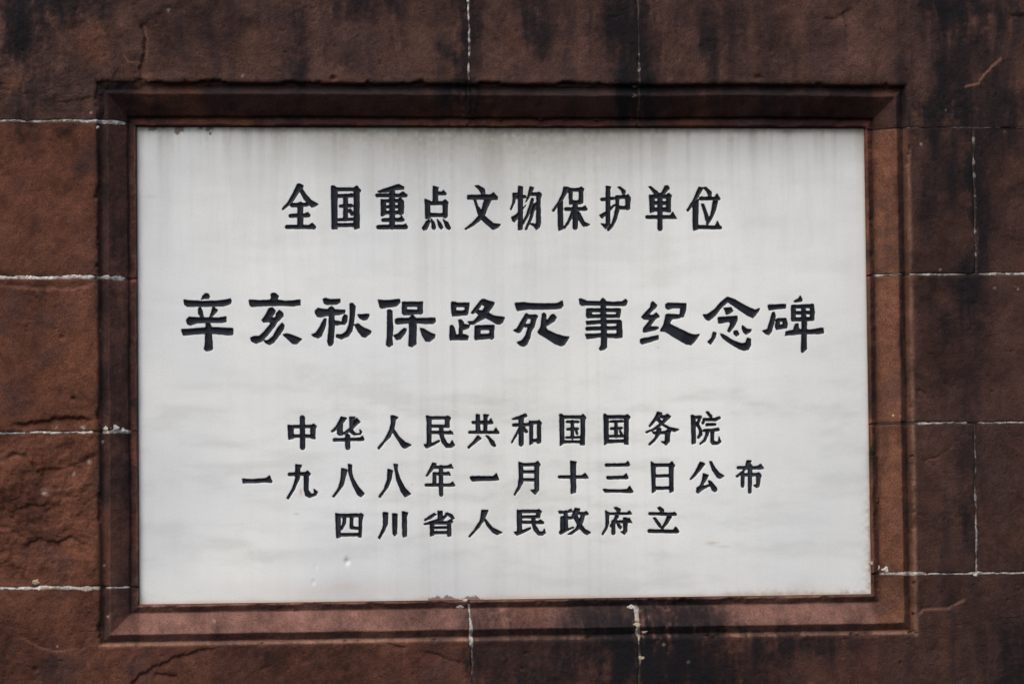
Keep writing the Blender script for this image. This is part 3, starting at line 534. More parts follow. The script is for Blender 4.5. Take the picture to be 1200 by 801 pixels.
# ------------------------------------------------------------------ the marble plaque and its carved characters
plaque = thing("marble_plaque", "white marble plaque with five lines of black carved Chinese characters set in the stone frame", "plaque", (0, 0, -HZ / 1000))
PORG = np.array([0, 0, -HZ / 1000])
GLYPHS = """
全 -241 183|P-32 260 -12 267 13 257 38 244 23 207 -18 168 -78 73 -138 13 -203 -39 -212 -27 -138 53 -87 148|P-7 192 28 202 82 123 131 73 210 28 170 3 135 -7 101 23 42 93|L-93 17 40 76 21 36|L-114 -107 36 95 -102 36|P50 -82 90 -67 100 -122|L1 23 58 -1 -226 58|L-155 -236 38 158 -239 36|P99 -219 139 -192 170 -227 166 -262 108 -251
国 -187 182|P-177 252 -147 254 -107 222 -113 -252 -171 -252|P90 232 125 254 168 197 150 167 148 -242 96 -252 86 -217|L-119 210 34 100 212 34|L-123 -207 34 97 -205 36|L-85 134 32 75 137 32|P20 147 60 162 84 122|L-10 132 46 -13 -137 46|L-71 15 28 54 21 32|L-87 -145 26 72 -139 26|L41 -32 26 63 -79 32
重 -134 184|P-160 167 -35 212 80 250 145 217 140 192 50 187 -41 162 -151 157|L-169 120 34 164 120 34|P104 147 135 162 177 122 169 104|L7 182 56 3 -248 56|P-126 74 -71 62 -71 -98 -108 -120 -125 -118|P79 77 104 90 141 52 138 -38 132 -93 102 -108 77 -93|L-91 54 30 109 57 30|L-92 -13 26 108 -13 26|L-93 -80 32 107 -80 34|L-103 -168 34 127 -166 34|P82 -153 117 -123 139 -168|L-159 -250 42 161 -250 42|P126 -233 166 -213 178 -253
点 -82 181|P-34 262 31 242 21 227 19 72 -36 72|L15 174 34 106 172 30|P61 182 91 212 119 152|P-131 107 -73 87 -73 -113 -123 -123|P82 82 110 100 145 67 135 47 130 -99 108 -114 80 -98|L-81 57 34 90 60 34|L-82 -80 36 88 -80 34|P-113 -148 -78 -138 -73 -163 -114 -248 -149 -256 -164 -233|P-58 -123 -23 -168 -6 -229 -24 -251 -49 -234|P12 -128 57 -179 77 -224 61 -246 32 -219|P78 -129 137 -169 169 -234 152 -251 117 -229
文 -28 182|P-77 252 -41 257 34 217 38 162 3 157 -37 212|P-168 142 104 146 139 174 184 122 184 92 2 94 -169 97|P33 97 113 97 67 1 31 -89 -31 -159 -112 -219 -192 -259 -207 -254 -121 -189 -35 -94 1 -19|P-93 87 -73 87 -44 11 1 -49 20 -94 130 -189 216 -202 180 -240 129 -263 80 -219 0 -149 -35 -109 -55 -49
物 24 181|P-154 177 -99 177 -114 142 -135 61 -176 -19 -184 -14 -160 61 -150 122|L-124 127 26 -13 134 30|P-88 262 -37 252 -46 -250 -93 -255|P-172 -109 -117 -74 -15 16 -2 39 -35 -9 -76 -89 -138 -165 -163 -144|P49 252 94 242 58 162 11 81 -4 71 27 152|L63 164 30 164 167 32|P128 177 154 192 187 157 168 111 170 -170 159 -220 119 -255 94 -215 49 -185 69 -180 119 -195 126 -9|L77 101 30 51 11 30 12 -89 24 -37 -180 16|L112 41 34 78 -39 30 52 -130 26 -2 -245 18
保 77 180|P-77 262 -26 252 -37 202 -94 111 -161 31 -202 -29 -220 -19 -160 61 -103 172|P-150 51 -97 91 -95 -236 -144 -253 -150 -200|P-24 252 22 237 18 61 -14 51|P103 242 126 262 161 237 147 202 146 71 101 61|L14 224 34 115 227 34|L12 79 38 113 79 38|L-55 -1 34 178 0 32|P138 16 174 41 195 -10|L54 61 52 51 -216 52|P31 -20 15 -100 -32 -181 -73 -231 -85 -216 -36 -145 11 -30|P72 -20 112 -50 161 -156 222 -183 191 -201 150 -206 111 -151 76 -80
护 130 181|P-107 257 -49 252 -62 222 -67 -201 -91 -226 -113 -211|P-171 -183 -126 -191 -75 -181 -80 -211 -116 -247|L-158 103 30 -21 113 28|P-187 -85 -124 -50 -11 46 -6 30 -63 -30 -114 -80 -160 -121|P32 247 62 252 123 202 117 167 87 167 72 212|L20 129 34 152 133 34|P127 141 153 162 181 126 171 -10 140 -22 122 0|L39 5 32 156 5 34|P5 146 43 131 41 -30 7 -141 -35 -221 -81 -267 -101 -262 -44 -181 -13 -90 7 10
单 185 182|P-150 242 -121 242 -39 177 -46 146 -77 146 -112 202|P47 252 78 257 98 222 30 146 -10 141 21 202|P-145 146 -86 141 -86 -50 -135 -66|P61 141 87 167 124 136 111 111 107 -56 60 -56|L-113 126 38 91 126 38|L-114 50 34 90 50 34|L-115 -28 40 89 -28 40|L-15 141 50 -20 -252 50|L-172 -116 34 149 -116 34|P109 -96 135 -56 178 -137
位 236 180|P-60 257 -9 247 -61 161 -113 80 -191 -26 -209 -16 -144 80 -102 161|P-134 70 -67 111 -82 -243 -128 -253 -136 -203|P-4 252 27 257 92 197 87 151 56 156 31 212|L-36 123 34 178 121 32|P127 136 159 181 192 110|P-32 60 -1 55 48 -82 52 -142 21 -142 -3 -41|P109 90 163 90 141 -1 88 -122 36 -193 26 -173 79 -72|L-66 -215 36 189 -221 32|P128 -203 159 -147 201 -239
辛 -350 49|P-65 262 -50 301 -20 331 14 326 32 296 19 273 -30 273|P-267 258 -223 252 -75 242 102 243 211 256 271 270 282 246 270 211 201 186 53 182 -125 183 -223 181 -258 203|P-100 158 -78 171 -56 133 -42 63 -52 34 -81 73 -101 103|P68 177 122 137 102 107 52 63 32 53 47 103|P-239 25 -209 59 -126 52 22 48 131 48 220 62 219 3 180 -5 51 -6 -116 -11 -190 -37 -225 -25|P-294 -84 -176 -80 -28 -65 22 -61 120 -66 298 -75 297 -146 238 -151 120 -136 1 -130 -147 -139 -275 -153 -289 -124|P-13 -16 22 -6 46 -46 51 -145 61 -314 39 -328 -10 -333 -34 -313 -24 -244 -16 -125
亥 -271 52|P-49 278 -39 300 5 300 40 268 25 238 30 218 -60 219 -40 248|P-302 225 -173 217 25 223 124 208 223 216 292 222 290 163 213 153 74 159 -124 157 -273 148 -293 165|P-75 124 -35 134 2 99 -16 60 -51 20 -7 10 8 30 14 69 49 104 88 69 93 39 43 -15 13 -35 -27 -55 -76 -28 -136 -37 -155 -9 -125 30 -95 75|P-290 -217 -246 -197 -186 -198 -127 -139 -57 -59 -17 -20 23 -25 -7 -80 -77 -169 -157 -253 -227 -279 -276 -257|P77 -45 102 -70 96 -110 51 -179 -19 -268 -68 -296 -108 -278 -137 -248 -88 -248 -28 -199 22 -109|P91 -179 131 -170 210 -190 304 -235 249 -289 199 -284 140 -229
秋 -194 48|P-214 271 -184 281 -130 266 -15 270 -13 236 -51 211 -160 208 -200 221|P-305 137 -270 167 -200 152 -101 151 43 141 38 111 -22 91 -111 82 -181 77 -241 59 -280 72 -305 107|P-145 166 -115 186 -83 161 -86 87 -83 -43 -99 -242 -119 -271 -149 -271 -164 -222 -147 -72 -143 77|P-201 42 -179 42 -187 -42 -238 -161 -273 -181 -322 -166 -347 -141 -302 -126 -252 -52|P-92 22 -12 7 -3 -23 -53 -35 -87 -23|P13 56 38 91 68 76 62 6 37 -24 -3 -23 7 11|P99 215 129 225 163 185 158 135 142 -4 121 -104 76 -163 -4 -195 -64 -167 -58 -142 6 -143 56 -103 87 -34 103 86|P187 90 237 90 317 93 325 75 297 30 257 23 217 45|P152 -29 196 -19 256 -64 345 -105 330 -139 275 -176 235 -164 186 -94
保 -117 47|P-337 269 -222 261 -87 278 -84 243 -123 198 -223 184 -293 169 -323 189|P-233 149 -208 156 -178 138 -174 4 -167 -56 -181 -166 -177 -255 -212 -280 -252 -255 -236 -175 -235 -16|P-57 238 -7 233 -9 103 -39 93 -59 113|P126 242 183 242 176 112 156 100 124 107|P-57 243 178 244 177 192 -58 191|P-53 151 27 151 177 147 171 112 56 98 -44 93|P-144 39 -124 53 26 53 176 52 326 56 331 16 305 -10 225 -10 75 3 -125 -14 -140 4|P21 53 61 93 101 52 105 -57 98 -247 53 -282 13 -266 24 -117|P-40 -62 -10 -72 -26 -117 -86 -191 -126 -196 -164 -146 -116 -131|P150 -63 195 -73 264 -118 324 -138 314 -178 263 -218 213 -213 174 -148
路 -35 51|P-302 190 -249 200 -248 50 -288 35 -301 90|P-139 190 -91 185 -107 70 -123 50 -143 50|P-297 205 -242 190 -91 190 -96 145 -292 145|P-293 95 -107 100 -118 50 -283 38|P-319 -79 -294 -69 -270 -100 -250 -190 -256 -220 -306 -239 -326 -219|P-218 -10 -188 -5 -159 -40 -174 -100 -175 -200 -215 -200 -209 -90|P-184 -50 -94 -72 -99 -100 -144 -120 -179 -120|P-326 -189 -145 -180 -105 -200 -115 -240 -321 -241|P40 214 65 234 100 229 60 179 9 109 -22 79 -52 64 -72 75 -42 109|P60 234 201 193 200 168 139 89 88 9 7 -31 -43 -61 -84 -60 -113 -30 -43 -26 8 29 59 89 99 149 59 169|P-12 104 79 94 119 79 199 38 324 18 299 -37 268 -62 218 -52 158 -12 78 24 -2 69|P-28 -81 37 -76 30 -231 -15 -243 -33 -221|P149 -72 196 -82 191 -212 171 -237 148 -222|P-23 -81 117 -73 198 -74 197 -122 -24 -126|P-25 -183 192 -172 191 -222 -25 -241
死 41 45|P-313 247 -197 252 -147 242 5 238 156 236 207 245 247 270 257 215 236 185 155 175 4 174 -147 175 -284 157 -303 197|P-193 112 -173 122 -148 96 -187 27 -251 -93 -276 -103 -332 -73 -291 -53 -250 17|P-173 107 -68 106 -42 91 -63 61 -108 61 -174 67|P-123 66 -63 71 -94 -44 -125 -84 -141 -164 -182 -244 -213 -264 -258 -249 -293 -213 -237 -194 -196 -144 -160 -44 -127 16|P-225 2 -180 -4 -119 1 -119 -34 -200 -34|P8 116 29 131 54 106 47 -5 52 -45 -9 -115 -45 -94 -9 -34|P114 105 145 115 176 75 154 35 72 -15 42 -10 53 35 78 55|P-45 -94 32 -35 72 -75 172 -121 253 -146 323 -156 267 -246 231 -258 161 -236 71 -175 -30 -115
事 114 44|P-280 300 -255 302 -189 274 -27 269 135 263 226 268 272 298 289 272 276 227 236 220 33 223 -170 229 -251 224 -276 244|P-27 284 -2 309 29 283 31 102 39 -139 37 -269 17 -289 -34 -304 -49 -284 -28 -239 -22 -98|P-196 179 -140 189 -136 83 -182 78 -200 103|P162 187 210 177 193 82 158 82|L-181 168 36 189 168 36|L-181 97 32 183 99 32|P-202 38 -30 47 203 51 203 16 -30 12 -193 1|P164 42 215 41 224 -99 221 -150 162 -149|L-188 -49 38 172 -41 34|P-214 -112 -32 -108 171 -114 222 -89 221 -150 170 -159 -32 -146 -195 -166
纪 193 45|P-214 241 -198 261 -148 216 -158 190 -205 150 -246 105 -231 95 -185 100 -159 125 -119 80 -160 55 -211 45 -302 50 -333 75 -302 111 -230 186|P-216 60 -160 65 -206 4 -238 -41 -141 -41 -131 -56 -182 -81 -284 -101 -315 -101 -314 -60 -273 -10|P-351 -186 -305 -176 -203 -156 -137 -142 -138 -187 -255 -222 -332 -243 -352 -221|P-46 220 -15 240 199 231 198 184 35 180 -16 165 -41 185|P139 219 199 229 193 159 166 73 120 73 131 139|P-37 104 -7 109 136 97 125 63 33 54 7 19 -49 19|P-42 104 8 89 2 -12 113 -62 235 -123 306 -139 357 -129 295 -214 253 -255 192 -244 51 -163 -50 -97 -106 -92 -106 -71 -70 -21
念 267 44|P-50 313 -20 298 -51 252 -124 187 -196 97 -269 42 -304 52 -339 107 -288 112 -195 177 -123 258|P-40 313 31 293 163 216 285 160 337 180 315 135 258 72 202 95 81 176 -21 247 -61 278|P-93 187 -1 192 19 151 -22 121 -63 111 -73 152|P-161 76 -43 86 69 90 69 45 26 -35 -25 -96 -51 -86 -14 -5 -19 30 -116 11 -157 11|P-220 -95 -184 -105 -200 -165 -252 -241 -287 -210 -241 -165|P-138 -115 -97 -126 14 -197 116 -233 167 -228 188 -167 227 -178 223 -258 197 -304 135 -313 84 -293 -27 -227 -108 -166|P26 -86 67 -81 89 -122 56 -145 25 -116|P129 -16 180 -61 241 -67 220 -97 174 -125 143 -97 123 -46
碑 341 43|P-300 230 -85 239 -91 194 -291 173|P-251 134 -230 149 -210 103 -232 23 -264 -88 -295 -120 -336 -108 -371 -73 -310 -58 -283 33|P-200 63 -161 68 -166 -48 -202 -53 -217 -28|P-123 73 -85 68 -68 2 -79 -44 -125 -38|L-185 53 34 -98 55 34|P-212 -10 -78 -3 -79 -39 -202 -58|P8 274 70 305 91 337 111 294 106 274 28 264|P-18 224 30 229 27 52 -6 42 -21 62|P211 233 249 228 258 152 249 46 208 46|P-18 224 249 238 248 198 -19 192|L6 135 32 242 142 32|P-15 77 252 83 249 46 -16 40|P103 224 151 223 150 173 159 41 163 1 157 -80 154 -293 112 -333 92 -323 99 -161 107 52|P30 6 61 11 65 -39 85 -70 3 -79 14 -29|P-90 -84 24 -64 208 -65 363 -41 367 -101 311 -111 105 -110 -95 -129
中 -241 -80|P-163 89 -100 78 -101 -65 -154 -75|P102 77 135 101 169 71 154 46 150 -72 101 -62|L-128 71 28 125 72 28|L-119 -38 28 124 -41 28|L6 172 50 6 -170 50
华 -188 -80|P-72 183 -7 163 -73 84 -153 15 -183 5 -187 15 -122 84|P-112 79 -58 103 -59 -31 -94 -37 -118 -15|P-74 -21 -29 4 57 78 56 53 16 4 -34 -21|P107 167 146 122 86 67 46 23 26 43 77 112|P23 177 87 177 67 142 61 23 96 -17 150 -13 141 32 167 2 150 -27 75 -32 26 3 27 113|L-154 -86 30 175 -82 30|P140 -72 175 -43 189 -97|L1 -46 48 0 -175 48
人 -133 -80|P-44 188 -14 190 40 168 10 138 -6 39 -57 -60 -127 -129 -187 -198 -199 -183 -127 -99 -66 10 -40 109|P-21 44 -1 19 53 -61 122 -121 192 -152 122 -191 92 -181 33 -91 -21 -1
民 -81 -80|P-150 185 -130 185 -93 155 -96 -134 -143 -173 -141 105|L-115 160 28 115 160 28|P73 163 100 183 135 153 120 123 119 48 72 49|L-106 63 26 94 62 26|L-107 -9 28 143 -14 28|P103 -1 133 13 165 -37|P-178 -148 -138 -153 -78 -134 2 -100 7 -110 -58 -154 -139 -188 -159 -183|P4 54 44 54 53 -66 92 -136 127 -151 152 -106 180 -161 141 -186 81 -185 32 -125 8 -35
共 -29 -80|P-84 196 -44 190 -41 -9 -86 -9|P6 195 66 189 46 160 39 -10 4 -10|L-120 103 30 101 101 28|P66 114 91 149 114 94|L-161 -10 26 170 -16 24|P120 -6 147 37 183 -21|P-67 -49 -27 -84 -98 -138 -173 -198 -188 -187 -117 -118|P24 -50 54 -55 123 -120 143 -170 128 -182 93 -160 63 -100
和 22 -78|P-173 122 -72 156 -11 181 4 151 -72 121 -163 112|L-153 49 30 43 54 26|L-64 136 50 -67 -173 48|P-83 37 -73 17 -125 -83 -176 -162 -184 -157 -124 -43|L-38 16 24 -3 -29 28|P33 96 73 80 68 -169 35 -184|P127 80 149 105 177 70 167 45 164 -160 124 -170|L53 76 30 149 77 30|L56 -134 30 146 -135 30
国 77 -79|P-160 178 -138 183 -108 152 -114 -158 -157 -187|P91 151 119 181 152 140 139 110 130 -180 80 -179 92 -19|L-138 147 30 124 146 30|P-132 -129 111 -132 110 -160 -11 -151 -122 -158|L-73 92 22 58 91 22|L-10 92 32 -12 -93 32|L-69 4 22 52 9 22|L-81 -93 18 66 -91 20|L36 -24 22 44 -49 20
国 129 -79|P-158 174 -138 179 -103 148 -106 -152 -152 -182|P90 147 126 175 159 141 135 106 128 -179 81 -174|L-133 144 32 130 144 32|P-116 -127 97 -126 96 -154 -5 -153 -116 -162|L-75 90 20 59 93 20|L-12 87 32 -14 -83 32|L-72 8 22 53 12 22|L-80 -82 20 67 -82 20|L35 -28 20 55 -63 20
务 183 -79|P-59 199 -3 183 -44 134 -152 24 -163 34 -95 124|P-24 158 27 153 58 173 100 142 36 83 -66 3 -189 -46 -204 -36 -107 4 -25 63 27 123 -29 133|P-80 139 -40 123 15 53 86 17 198 -9 146 -34 86 -13 5 38 -65 99|P-123 -36 35 -28 60 -8 96 -33 85 -58 -108 -57|P37 -28 85 -33 79 -149 38 -190 -18 -148 28 -153|P-61 13 -16 3 -37 -67 -99 -147 -160 -192 -168 -181 -88 -97
院 235 -78|P-178 146 -152 150 -127 120 -131 -181 -172 -191|L-148 122 26 -66 125 28|L-74 120 26 -103 34 26 -71 -21 28 -67 -81 34 -95 -113 22|P1 184 27 189 72 139 66 114 31 139|P-36 109 107 108 163 128 173 108 117 78 -36 84|L-20 99 24 -38 54 22|L9 34 26 106 38 22|L-27 -33 24 141 -28 24|P105 -12 146 -5 161 -33|L15 -42 34 7 -92 30 -24 -152 24 -72 -190 14|P54 -42 93 -53 88 -153 124 -173 144 -164 150 -103 175 -169 133 -199 72 -198 52 -173
一 -293 -133|P-176 0 -67 -6 101 2 140 37 169 -33 159 -43 80 -37 -18 -43 -166 -44
九 -241 -137|P-77 202 -8 192 -28 152 -34 43 -94 -85 -164 -198 -184 -187 -114 -74 -78 44|L-147 89 32 66 94 30|P26 102 61 130 93 92 70 67|P21 102 71 82 66 -96 103 -146 143 -137 134 -87 175 -117 153 -156 83 -180 34 -160 20 -96
八 -188 -136|P-72 143 -12 127 -28 48 -54 -51 -129 -149 -164 -193 -181 -183 -119 -100 -83 9|P3 191 48 181 42 107 66 17 120 -72 189 -153 149 -192 109 -162 51 -42 12 77
八 -134 -137|P-75 138 -20 122 -36 23 -72 -66 -132 -145 -167 -192 -182 -179 -122 -95 -81 13|P-5 196 40 191 35 131 69 22 127 -88 192 -153 121 -187 87 -137 29 2
年 -80 -135|P-90 187 -45 177 -81 117 -152 34 -170 34 -121 118|L-66 135 28 124 137 26|P84 146 125 170 149 120|L-67 58 26 98 58 26|P68 66 94 81 116 36|L-70 58 34 -71 -62 34|L7 136 40 6 -184 38|L-168 -71 26 152 -74 26|P107 -64 143 -34 172 -84
一 -28 -134|P-172 9 -132 13 99 11 138 45 167 -30 119 -34 -82 -35 -142 -41 -167 -16
月 22 -135|P-98 188 -53 172 -52 -52 -91 -122 -147 -201 -157 -191 -111 -102 -95 -2|L-78 155 28 123 155 30|P93 166 124 195 155 155 133 130|P90 166 138 155 132 -144 94 -194 39 -143 87 -144|L-64 72 26 102 71 26|L-65 -20 26 101 -22 26
十 77 -135|L-172 8 28 146 5 28|P96 21 135 50 171 -10|P-38 192 32 181 22 151 21 -174 -33 -188
三 129 -135|L-135 140 28 128 142 28|P93 156 126 185 144 135|L-116 -7 30 106 -5 30|P71 6 102 40 121 -15|P-174 -142 8 -152 110 -145 141 -107 180 -176 150 -185 8 -176 -154 -177
日 183 -136|P-142 188 -94 152 -96 -158 -132 -178|P72 151 106 185 141 140 121 110 117 -161 76 -180|L-113 144 30 111 144 30|L-104 17 26 79 20 26|L-106 -126 28 87 -125 28
公 235 -136|P-78 177 -17 157 -74 87 -136 17 -193 -32 -203 -24 -146 47|P34 181 59 181 99 105 149 45 210 9 159 -18 123 -5 68 75|P-44 41 22 21 -15 -44 -67 -114 25 -90 35 -105 -47 -144 -103 -189 -124 -179 -123 -128 -82 -104 -56 -44|P16 -44 51 -50 116 -131 116 -156 95 -176 60 -155
布 286 -136|P-146 118 100 116 136 145 171 95 130 85 -146 93|P-32 187 24 187 3 142 -34 92 -96 32 -147 -8 -162 7 -85 62 -43 122|L8 121 44 1 -180 34|L-80 37 36 -85 -109 34|L-91 20 24 119 22 28|P86 30 109 45 139 15 111 -121 81 -133 50 -105 84 -96
四 -187 -188|P-159 143 -103 128 -106 -135 -148 -144|P114 125 137 142 167 115 146 51 140 -138 112 -137|L-131 113 34 147 115 34|L-123 -107 28 125 -108 30|L-52 102 34 -60 23 30 -90 -41 18|L28 101 34 24 -27 32 96 -36 26
川 -136 -188|P-114 147 -59 141 -66 8 -106 -81 -157 -160 -172 -145 -126 -51 -110 8|P-5 131 50 125 43 -103 18 -127 -2 -102|P110 154 175 139 159 104 157 -134 117 -143 111 -104
省 -82 -187|P-16 145 39 144 38 60 -12 55|P-56 120 -31 105 -97 61 -162 34 -172 44 -106 91|P69 119 104 124 154 98 178 58 158 48 114 89|P-177 -2 -47 41 33 65 79 104 89 84 43 40 -97 -3 -167 -12|P-104 17 -64 16 -65 -133 -104 -147|P101 29 133 44 163 19 138 -1 136 -145 99 -150|L-82 6 26 123 9 28|L-73 -48 20 112 -48 20|L-73 -106 26 112 -106 26
人 -28 -188|P-40 159 35 158 14 114 -12 44 -78 -45 -184 -151 -194 -145 -118 -54 -57 45|P-16 64 14 44 83 -46 197 -102 137 -127 92 -106 23 -26
民 24 -187|P-144 149 -91 129 -93 -100 -142 -130|L-114 129 30 117 129 30|P85 132 112 152 147 126 127 97 121 52 84 57|L-100 64 24 101 67 24|L-95 4 24 156 -3 26|P106 12 131 32 171 -14|P-182 -109 -137 -105 -86 -95 10 -57 14 -72 -67 -116 -147 -147 -172 -129|P26 58 66 57 70 -32 115 -108 155 -113 175 -78 190 -124 154 -151 104 -147 54 -92 30 -12
政 77 -186|P-186 119 -91 113 -40 142 -15 112 -131 93 -177 89|L-101 103 38 -98 -96 38|L-145 39 32 -147 -121 32|L-92 33 24 -31 40 26|P-179 -120 -83 -92 -12 -68 -7 -76 -93 -116 -154 -151 -176 -145|P11 152 71 141 40 92 -11 42 -31 52|L40 90 26 151 85 26|P111 96 141 115 169 75|P86 91 126 86 99 -19 48 -98 -33 -152 -79 -155 18 -88 59 2|P0 92 30 82 69 -29 129 -99 194 -135 153 -161 108 -139 48 -68 4 22
府 127 -186|P-30 152 1 158 51 131 40 101 5 111|P-127 93 126 90 152 115 182 74 126 70 -127 73|P-131 118 -88 92 -95 -32 -119 -102 -165 -166 -175 -156 -129 -72 -127 18|P-11 57 25 46 -17 -13 -73 -73 -78 -58 -37 -3|L-39 -13 36 -40 -143 38|L-1 -14 24 155 -13 24|P125 5 151 30 184 -31|P83 31 126 30 122 -125 93 -163 48 -129 81 -129|P3 -39 34 -44 58 -79 43 -99 18 -74
立 183 -185|P-73 136 -43 146 3 110 -8 75 -33 86|L-165 67 28 139 57 26|P98 67 129 81 154 48|P-126 17 -100 19 -40 -59 -26 -100 -51 -94 -91 -39|P42 30 93 24 51 -41 -10 -110 -31 -115 0 -60|L-173 -136 34 162 -147 32|P111 -129 142 -92 180 -147
"""
def parse_glyphs():
    out = []
    for ln in GLYPHS.strip().split("\n"):
        head, *strokes = ln.split("|")
        ch, cx, cz = head.split()
        S = []
        for s in strokes:
            v = np.array([int(q) for q in s[1:].split()], float) / 10
            S.append((s[0], v.reshape(-1, 2) if s[0] == 'P' else v.reshape(-1, 3)))
        out.append((ch, float(cx), float(cz), S))
    return out
def glyph_sdf(X, Z, S):
    """negative inside the painted strokes"""
    best = np.full(X.shape, 1e3)
    for kind, v in S:
        if kind == 'P':
            d = np.full(X.shape, 1e3); ins = np.zeros(X.shape, bool)
            n = len(v)
            for i in range(n):
                ax, az = v[i]; bx, bz = v[(i + 1) % n]
                dx, dz = bx - ax, bz - az
                t = np.clip(((X - ax) * dx + (Z - az) * dz) / (dx * dx + dz * dz + 1e-9), 0, 1)
                d = np.minimum(d, np.hypot(X - ax - t * dx, Z - az - t * dz))
                if abs(dz) > 1e-9:
                    cr = ((az > Z) != (bz > Z)) & (X < (bx - ax) * (Z - az) / dz + ax)
                    ins ^= cr
            d = np.where(ins, -d, d)
        else:
            d = np.full(X.shape, 1e3)
            for i in range(len(v) - 1):
                ax, az, aw = v[i]; bx, bz, bw = v[i + 1]
                dx, dz = bx - ax, bz - az
                t = np.clip(((X - ax) * dx + (Z - az) * dz) / (dx * dx + dz * dz + 1e-9), 0, 1)
                d = np.minimum(d, np.hypot(X - ax - t * dx, Z - az - t * dz) - (aw + (bw - aw) * t) / 2)
        best = np.minimum(best, d)
    return best
def soften(a, k=1):
    for _ in range(k):
        p = np.pad(a, 1, mode='edge')
        a = (p[:-2, 1:-1] + p[2:, 1:-1] + p[1:-1, :-2] + p[1:-1, 2:] + 4 * a) / 8
    return a
G = parse_glyphs()
STEP = 0.6
sx = lines(-HX + 0.2, HX - 0.2, [(-386, 375, STEP), (-430, -386, 1.4), (375, 430, 1.4)], 2.4)
sz = lines(-HZ + 0.2, HZ - 0.2, [(-209, -165, STEP), (-162, -110, STEP), (-105, -54, STEP), (5, 87, STEP), (149, 215, STEP)] + [(262, 276, 1.0), (-276, -266, 0.9)], 2.4)
X, Z = np.meshgrid(sx, sz)
sdf = np.full(X.shape, 50.0)
cells = []
for ch, cx, cz, S in G:
    allp = np.concatenate([v[:, :2] for _, v in S])
    x0, x1 = cx + allp[:, 0].min() - 5, cx + allp[:, 0].max() + 5
    z0, z1 = cz + allp[:, 1].min() - 5, cz + allp[:, 1].max() + 5
    i0, i1 = np.searchsorted(sx, x0), np.searchsorted(sx, x1); j0, j1 = np.searchsorted(sz, z0), np.searchsorted(sz, z1)
    sub = glyph_sdf(X[j0:j1, i0:i1] - cx, Z[j0:j1, i0:i1] - cz, S)
    sub = soften(sub, 2) + 0.28 * fbm(X[j0:j1, i0:i1], Z[j0:j1, i0:i1], 3.5, 7, 2) - 0.68
    sdf[j0:j1, i0:i1] = np.minimum(sdf[j0:j1, i0:i1], sub)
    cells.append((ch, cx, cz, i0, i1, j0, j1, sub))
carve = 1.7 * (1 - np.exp(-np.clip(-sdf + 0.15, 0, 9) / 0.95))
hs = -carve + 0.25 * fbm(X, Z, 120, 110, 3) + 0.03 * fbm(X, Z, 6, 111, 3)
for (px, pz), r, dep in [((-190, -230), 3.0, 1.3), ((-229, -253), 2.0, .8), ((-226, -235), 1.6, .5), ((-190, -225), 1.5, 0.6), ((242, -214), 1.0, 0.2)]:
    hs = hs - dep * np.exp(-((X - px) ** 2 + (Z - pz) ** 2) / r ** 2)
# marble colour
base = np.array([0.872, 0.872, 0.820])
vn = fbm(X + 60 * fbm(X, Z, 160, 120, 3), Z + 6 * fbm(X, Z, 90, 121, 3), 60, 122, 5, stretch=0.28)
vs_ = fbm(X + 8 * fbm(X, Z, 60, 123, 2), Z, 14, 124, 4, stretch=13)
big = fbm(X, Z, 230, 125, 3)
c = np.broadcast_to(base, X.shape + (3,)).copy()
def mixc(c, to, t): return c + (np.array(to) - c) * t[..., None]
c = mixc(c, (0.60, 0.60, 0.545), np.clip(0.45 + 1.1 * vn, 0, 1) ** 2 * 0.5 * (0.45 + 0.55 * sstep(-Z, -20, 40)))
c = mixc(c, (0.70, 0.72, 0.76), sstep(big - X / 900, -0.1, 0.6) * 0.28)
c = mixc(c, (0.55, 0.54, 0.50), np.clip(0.5 + 1.3 * vs_, 0, 1) ** 2 * (0.04 + 0.20 * sstep(Z, 40, 260)) * (0.75 + 0.5 * sstep(-X, -100, 400)))
vs2 = fbm(X + 3 * fbm(X, Z, 30, 133, 2), Z, 4.5, 134, 3, stretch=26)
c = mixc(c, (0.50, 0.47, 0.42), np.clip(0.4 + 1.5 * vs2, 0, 1) ** 2 * (0.01 + 0.10 * sstep(Z, 60, 270)))
c = mixc(c, (0.56, 0.55, 0.52), 0.22 * np.clip(0.5 + 1.2 * fbm(X, Z, 40, 126, 4), 0, 1) * (0.4 + 0.6 * sstep(Z, 100, 250)))
c = mixc(c, (0.52, 0.52, 0.49), sstep(Z, 90, 275) * 0.26)
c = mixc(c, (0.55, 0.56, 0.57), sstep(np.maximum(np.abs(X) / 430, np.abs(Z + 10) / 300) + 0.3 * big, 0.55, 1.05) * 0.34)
c = mixc(c, (0.56, 0.51, 0.46), 0.35 * np.exp(-((X + 200) / 130) ** 2 - ((Z + 262) / 12) ** 2))
lip_noise = fbm(X, 0 * Z, 7, 127, 3); edge_noise = fbm(X, Z, 5, 128, 3)
dl = 5.0 + 12 * np.clip(lip_noise + 0.15, 0, 1) + 14 * np.exp(-((X + 60) / 130) ** 2) + 10 * np.exp(-((X - 80) / 90) ** 2)
c = mixc(c, (0.33, 0.30, 0.235), np.exp(-np.clip(HZ - Z, 0, 99) / (dl * 2.0)) * (0.85 + 0.25 * edge_noise + 0.25 * vs_).clip(0, 1) * (0.55 + 0.40 * sstep(X, -320, -200)))  # brown staining below the top lip, deepened by the lip's painted shadow
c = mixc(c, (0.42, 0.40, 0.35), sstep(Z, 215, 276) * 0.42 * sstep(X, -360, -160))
c = mixc(c, (0.16, 0.12, 0.07), np.exp(-np.clip(HZ - Z, 0, 99) / (dl * 0.5)) * (0.8 + 0.6 * edge_noise).clip(0, 1) * 0.8)
